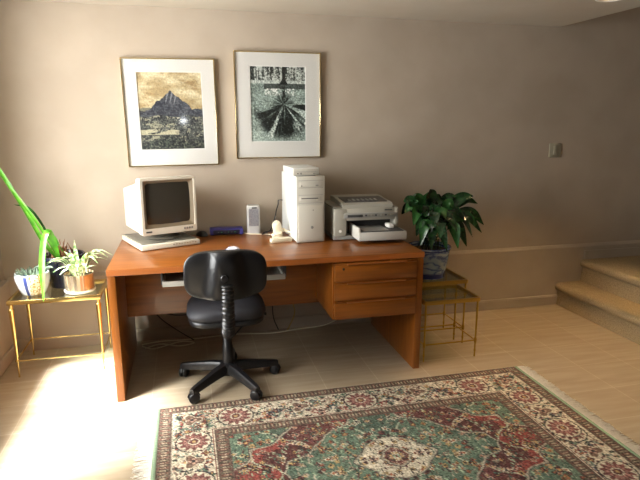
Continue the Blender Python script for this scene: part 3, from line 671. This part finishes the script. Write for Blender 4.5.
tips = [(1.965,.40,1.055,.040,.0),(2.275,.40,1.000,.036,.02),(2.335,.42,.945,.026,.05),(2.375,.40,.80,.036,.10),(2.215,.32,.675,.036,.15),(2.13,.30,.70,.034,.14),(2.28,.38,.72,.034,.14),
  (1.80,.44,.975,.034,.03),(1.80,.42,.90,.034,.07),(1.835,.34,.83,.036,.10),(1.845,.33,.76,.034,.12),(1.865,.40,1.0,.034,.02),(2.08,.44,.99,.034,.02),(2.13,.38,.93,.036,.05),(2.05,.30,.87,.036,.06),(1.95,.27,.82,.038,.09),
  (2.20,.48,.90,.034,.07),(2.22,.36,.83,.034,.09),(1.90,.55,.98,.036,.03),(2.06,.58,.94,.034,.04),(1.88,.28,.90,.034,.05),(2.0,.62,.85,.034,.08),(2.10,.26,.79,.036,.10),(2.18,.36,.76,.036,.11),(2.0,.36,.95,.036,.03),
  (2.13,.52,.77,.034,.11),(1.92,.31,.75,.034,.11),(2.02,.27,.73,.034,.12),(1.86,.60,.86,.034,.08),(2.24,.44,.95,.034,.04),(2.17,.42,1.0,.030,.02),(1.93,.45,.94,.034,.04),(2.0,.30,.80,.034,.09),(2.09,.34,.85,.034,.07),(1.97,.22,.76,.034,.10),(2.32,.34,.76,.032,.12),(1.87,.31,.70,.036,.13),(1.93,.27,.68,.036,.14),(2.04,.24,.67,.034,.14),(2.12,.26,.68,.036,.13),(2.30,.46,1.0,.038,.0),(1.90,.36,.80,.036,.06),(2.02,.33,.78,.036,.06),(2.10,.40,.80,.036,.05),(1.95,.48,.86,.036,.03),(1.98,.44,1.03,.040,.0)]
for k, (x,y,z,w,dr) in enumerate(tips):
    a = k*2.399
    lily(w2l(x+rl.uniform(-.01,.01),y,z), (.078*math.cos(a)*math.sqrt((k+1)/46),.078*math.sin(a)*math.sqrt((k+1)/46)), w*1.05, M_leafm if rl.random() < .2 else M_leafd, rl.uniform(.42,.55), (rl.uniform(-.5,.5), -.75, rl.uniform(.2,.7)), dr)

# ------------------------------------------------------------------ cords under the desk
def cord(pts, r, mat, label): tag(MB().tube(curve_pts(pts, 40), r, 8).build('cable', mat), label, 'cable')
cord([(.075,.77,.004),(.20,.80,.004),(.40,.79,.004),(.70,.81,.004),(.95,.77,.004),(1.15,.80,.004),(1.35,.79,.02),(1.50,.825,.05),(1.70,.825,.055)], .004, M_cable_w, 'long cream cable running along the foot of the wall under the desk')
cord([(.10,.70,.0045),(.20,.75,.0045),(.32,.69,.0045),(.42,.72,.0045),(.33,.745,.0115),(.16,.68,.0045),(.08,.735,.0045)], .004, M_cable_w, 'looped cream cable lying on the floor by the left desk leg')
cord([(.14,.60,.43),(.20,.62,.30),(.30,.64,.245),(.40,.63,.26),(.46,.60,.42)], .005, M_black, 'black cable sagging below the desk panel left of the chair')
cord([(.10,.62,.42),(.20,.70,.22),(.30,.76,.10),(.42,.765,.0055)], .0035, M_black, 'thin black cable slanting from desk to floor left of the chair')
cord([(.93,.60,.42),(.86,.62,.28),(.78,.66,.16),(.71,.70,.06),(.66,.72,.006)], .005, M_black, 'black cable slanting down to the floor right of the chair seat')
cord([(.955,.72,.42),(.97,.78,.24),(.985,.815,.10),(1.02,.822,.0045)], .004, M_black, 'thin black cable hanging straight down the wall under the desk')
cord([(1.06,.72,.42),(1.12,.79,.22),(1.14,.82,.12),(1.10,.822,.02),(1.08,.80,.0045)], .004, M_cable_y, 'yellowish cable curving down the wall beside the drawer unit')

# ------------------------------------------------------------------ rug
HX, HY = 1.050, .680; RC = (1.283, -.820)
t = thing('persian_rug', 'patterned red, green and cream fringed rug on the tile floor', 'rug', (RC[0],RC[1],0), .004)
def rug_image(w=420, h=272):
    r = np.random.default_rng(11)
    x = np.linspace(-HX,HX,w)[None]*np.ones((h,1)); y = np.linspace(HY,-HY,h)[:,None]*np.ones((1,w))
    mx_, my_ = np.abs(x), np.abs(y); ex, ey = HX-mx_, HY-my_; e = np.minimum(ex,ey); al = np.where(ex < ey, my_, mx_)
    cream, maroon, green, dark, rust, pink, gold_, teal, olive = A3(204,192,168), A3(100,60,56), A3(94,114,96), A3(52,46,46), A3(150,88,62), A3(180,146,128), A3(176,146,98), A3(72,98,86), A3(118,104,84)
    im = np.zeros((h,w,3)); im[:] = green
    # field: rings of a lobed diamond medallion
    s = mx_+1.167*my_+.028*np.sin(mx_*26)*np.sin(my_*30+.8)
    lob = .055*np.abs(np.sin((mx_-1.167*my_)*8.0))
    q = s+lob
    im[q < .86] = maroon; im[q < .57] = green; im[q < .23] = cream; im[q < .12] = maroon
    # cell divisions across the rings
    dd = np.abs(((mx_-1.167*my_)*3.0+.04*np.sin(q*30)) % 1-.5); ccell = (np.floor((mx_-1.167*my_)*3.0+.5).astype(int)+np.floor(q*4).astype(int)) % 3
    im[(q > .26) & (ccell == 0)] *= A3(.86,.86,.88); im[(q > .57) & (q < .86) & (ccell == 1)] = A3(136,66,60)
    im[(q > .26) & (dd < .020)] = A3(170,176,150)
    fld = e > .325
    def stamp(cx, cy, rad, fn):
        # the same mark in all four quarters
        for sx in (-1,1):
            for sy in (-1,1):
                X, Y = cx*sx, cy*sy; j = int((X+HX)/(2*HX)*(w-1)); i = int((HY-Y)/(2*HY)*(h-1)); k = int(rad/(2*HX)*(w-1))+2
                i0,i1,j0,j1 = max(0,i-k),min(h,i+k+1),max(0,j-k),min(w,j+k+1)
                if i0 >= i1 or j0 >= j1: continue
                dx, dy = x[i0:i1,j0:j1]-X, y[i0:i1,j0:j1]-Y; fn(im[i0:i1,j0:j1], np.hypot(dx,dy), np.arctan2(dy,dx), rad)
    def flower(c1, c2, pet=5, rim=None):
        def fn(a, d, th, R):
            edge = R*(.74+.26*np.cos(pet*th)); m = d < edge
            if rim is not None: a[d < edge*1.25] = rim
            a[m] = c1; a[d < R*.42] = c2
        return fn
    def blob(c):
        def fn(a, d, th, R): a[d < R*(.6+.4*np.cos(2*th+R*900))] = c
        return fn
    def rosette(a, d, th, R):
        a[d < R*1.08] = dark; a[d < R*1.0] = cream
        pt = R*(.80+.14*np.cos(12*th)); a[d < pt] = A3(116,72,68); a[d < R*.62] = A3(158,112,102)
        a[(d < R*.66) & (np.cos(12*th) > .55)] = A3(110,64,62); a[d < R*.34] = cream; a[d < R*.26] = maroon; a[d < R*.12] = gold_
    for k in range(170):
        cx_, cy_ = r.uniform(0,HX-.33), r.uniform(0,HY-.33); qq = cx_+1.167*cy_
        c1 = [rust,pink,gold_,maroon,cream][r.integers(5)] if (qq > .82 or qq < .53) else [pink,cream,teal,gold_,dark][r.integers(5)]
        stamp(cx_,cy_, r.uniform(.012,.019), flower(c1, [gold_,dark,rust][r.integers(3)], int(r.integers(4,7)), None if r.random() < .7 else dark))
    for k in range(420):
        stamp(r.uniform(0,HX-.32), r.uniform(0,HY-.32), r.uniform(.006,.011), blob([teal,dark,olive,A3(150,170,140),A3(76,36,42),cream*.8][r.integers(6)]))
    for lv in (.12,.23,.57,.86): im[np.abs(q-lv-.010) < .005] = dark*1.3; im[np.abs(q-lv) < .008] = cream*.80
    # borders
    outer = e < .062
    b1 = (e >= .062) & (e < .262); b2 = (e >= .262) & (e < .330)
    keep = im.copy(); im[b1] = cream
    snap = im.copy()
    for k in range(250):
        if r.random() < .62: cx_, cy_ = r.uniform(0,HX-.08), HY-r.uniform(.08,.245)
        else: cx_, cy_ = HX-r.uniform(.08,.245), r.uniform(0,HY-.08)
        c1 = [maroon,rust,A3(140,70,64),pink,teal,A3(90,96,104),maroon][r.integers(7)]
        stamp(cx_,cy_, r.uniform(.016,.026), flower(c1, [gold_,dark,cream][r.integers(3)], int(r.integers(4,7))))
    for k in range(330):
        if r.random() < .62: cx_, cy_ = r.uniform(0,HX-.08), HY-r.uniform(.075,.25)
        else: cx_, cy_ = HX-r.uniform(.075,.25), r.uniform(0,HY-.08)
        stamp(cx_,cy_, r.uniform(.008,.015), blob([A3(82,104,84),dark,A3(120,128,116),A3(96,52,50)][r.integers(4)]))
    for cx_ in (0,.672): stamp(cx_, HY-.162, .086, rosette)
    for cy_ in (.02,.335): stamp(HX-.165, cy_, .080, rosette)
    for cx_, cy_ in ((.336,HY-.15),(HX-.16,HY-.15),(HX-.16,.18)):
        stamp(cx_, cy_, .050, flower(A3(116,92,78), maroon, 3, cream)); stamp(cx_,cy_,.024, flower(pink,dark,4))
    # guard stripes
    ph = np.sin(al*2*PI/.038); tex = noise2(h,w,(40,60),31)
    for m, lo, hi in ((outer,0,.062),(b2,.262,.330)):
        u = (e-lo)/(hi-lo); base = np.where((ph > .15)[...,None], A3(112,76,66), A3(100,90,76)); base = np.where(((np.abs(u-.5) < .2) & (np.abs(ph) > .86))[...,None], A3(168,152,128), base)
        base = np.where(((np.abs(u-.5) < .26) & (np.abs(ph) < .3))[...,None], A3(80,66,60), base); base = np.where(((u < .14) | (u > .86))[...,None], A3(92,74,66), base)
        im[m] = base[m]
    im[np.abs(e-.066) < .004] = cream*.85; im[np.abs(e-.256) < .003] = A3(110,64,58)
    sp_ = r.random((h,w,1)); im = im*(.72+.52*sp_)
    sp_ = r.random((h,w)); im[sp_ < .08] *= .45; im[sp_ > .95] = im[sp_ > .95]*.6+A3(230,220,200)*.35
    im = im*(.90+.2*tex[...,None])
    im = im*.86+A3(112,104,88)*.12
    return np.clip(im,0,255), x, y
img, gx, gy = rug_image()
hgt = np.random.default_rng(3).uniform(.0085,.0098,gx.shape)
co = np.stack([gx, gy, hgt], -1).reshape(-1,3)
grid_mesh('pile', M_rug, t, co, img, *gx.shape)
MB().box(-HX,HX,-HY,HY,.0005,.0080).build('backing', M_fringe, t, smooth=False)
for s in (-1,1):
    MB().tube([(s*(HX+.010),-HY,.0055),(s*(HX+.010),0,.0055),(s*(HX+.010),HY,.0055)], [.011,.011,.011], 8).build('selvage', M_selv, t)
for o in [o for o in t.children if o.name.startswith('selvage')]: o.scale = (1,1,.5); o.location = (0,0,.0028)
for s in (-1,1):
    b = MB()
    for k in range(460):
        y = -HY+2*HY*(k+.5)/460; l = random.uniform(.05,.085) if s < 0 else random.uniform(.055,.08); dy = random.uniform(-.014,.014)
        x0 = s*(HX+.018); b.tube([(x0,y,.006),(x0+s*l*.5,y+dy*.3,.004+.004*random.random()),(x0+s*l,y+dy,.0028)], [.0022,.0020,.0012], 5)
    fg = b.build('fringe', M_fringe, t); fg['kind'] = 'stuff'

# ------------------------------------------------------------------ light
def area(name, loc, rot, sx, sy, power, col):
    l = bpy.data.lights.new(name, 'AREA'); l.shape = 'RECTANGLE'; l.size = sx; l.size_y = sy; l.energy = power; l.color = col
    o = bpy.data.objects.new(name, l); COL.objects.link(o); o.location = loc; o.rotation_euler = rot; return o
for k, (a, c, d, e) in enumerate(wins):
    area(f'window_daylight', (XL-.19, (a+c)/2, (d+e)/2), (0,-PI/2,0), e-d, c-a, (162,4)[k], (1.0,.985,.965))
sl_ = bpy.data.lights.new('sun','SUN'); sl_.energy = 52; sl_.angle = math.radians(13); sl_.color = (.98,.985,1)
so = bpy.data.objects.new('sun', sl_); COL.objects.link(so)
so.rotation_euler = Vector((1,.60,-1.95)).to_track_quat('-Z','Y').to_euler()
pl = bpy.data.lights.new('ceiling_spot','SPOT'); pl.energy = 120; pl.color = (1,.66,.32); pl.spot_size = math.radians(72); pl.spot_blend = .7; pl.shadow_soft_size = .045
po = bpy.data.objects.new('ceiling_spot', pl); COL.objects.link(po); po.location = (2.83,-.03,ZC-.02)
area('stair_light', (4.0,.2,ZT-.05), (0,0,0), .5, .5, 3, (1,.75,.48))
fl = bpy.data.lights.new('camera_flash','POINT'); fl.energy = 1.8; fl.shadow_soft_size = .012; fl.color = (.92,.96,1)
fo = bpy.data.objects.new('camera_flash', fl); COL.objects.link(fo); fo.location = (.424,-2.80,1.50)
wd = bpy.data.worlds.new('sky'); sc.world = wd; wd.use_nodes = True
bg = wd.node_tree.nodes['Background']; bg.inputs[0].default_value = (.75,.85,1,1); bg.inputs[1].default_value = .5

# ------------------------------------------------------------------ camera
cam = bpy.data.cameras.new('camera'); co_ = bpy.data.objects.new('camera', cam); COL.objects.link(co_)
cam.sensor_width = 36; cam.lens = 539.985/640*36; cam.clip_start = .02
yaw, pit, roll = .2422, .2145, .0018
Fv = Vector((math.sin(yaw)*math.cos(pit), math.cos(yaw)*math.cos(pit), -math.sin(pit))); R0 = Vector((math.cos(yaw), -math.sin(yaw), 0)); U0 = R0.cross(Fv)
R2 = R0*math.cos(roll)+U0*math.sin(roll); U2 = U0*math.cos(roll)-R0*math.sin(roll)
co_.matrix_world = Matrix(((R2.x,U2.x,-Fv.x,.4241),(R2.y,U2.y,-Fv.y,-2.8484),(R2.z,U2.z,-Fv.z,1.4805),(0,0,0,1)))
sc.camera = co_
sc.view_settings.view_transform = 'Standard'; sc.view_settings.look = 'None'; sc.view_settings.gamma = 1; sc.view_settings.exposure = 0
try: sc.view_settings.use_curve_mapping = False
except Exception: pass
sc.cycles.max_bounces = 12; sc.cycles.diffuse_bounces = 6; sc.cycles.transparent_max_bounces = 12
sc.cycles.sample_clamp_indirect = 6
try: sc.cycles.use_denoising = True
except Exception: pass
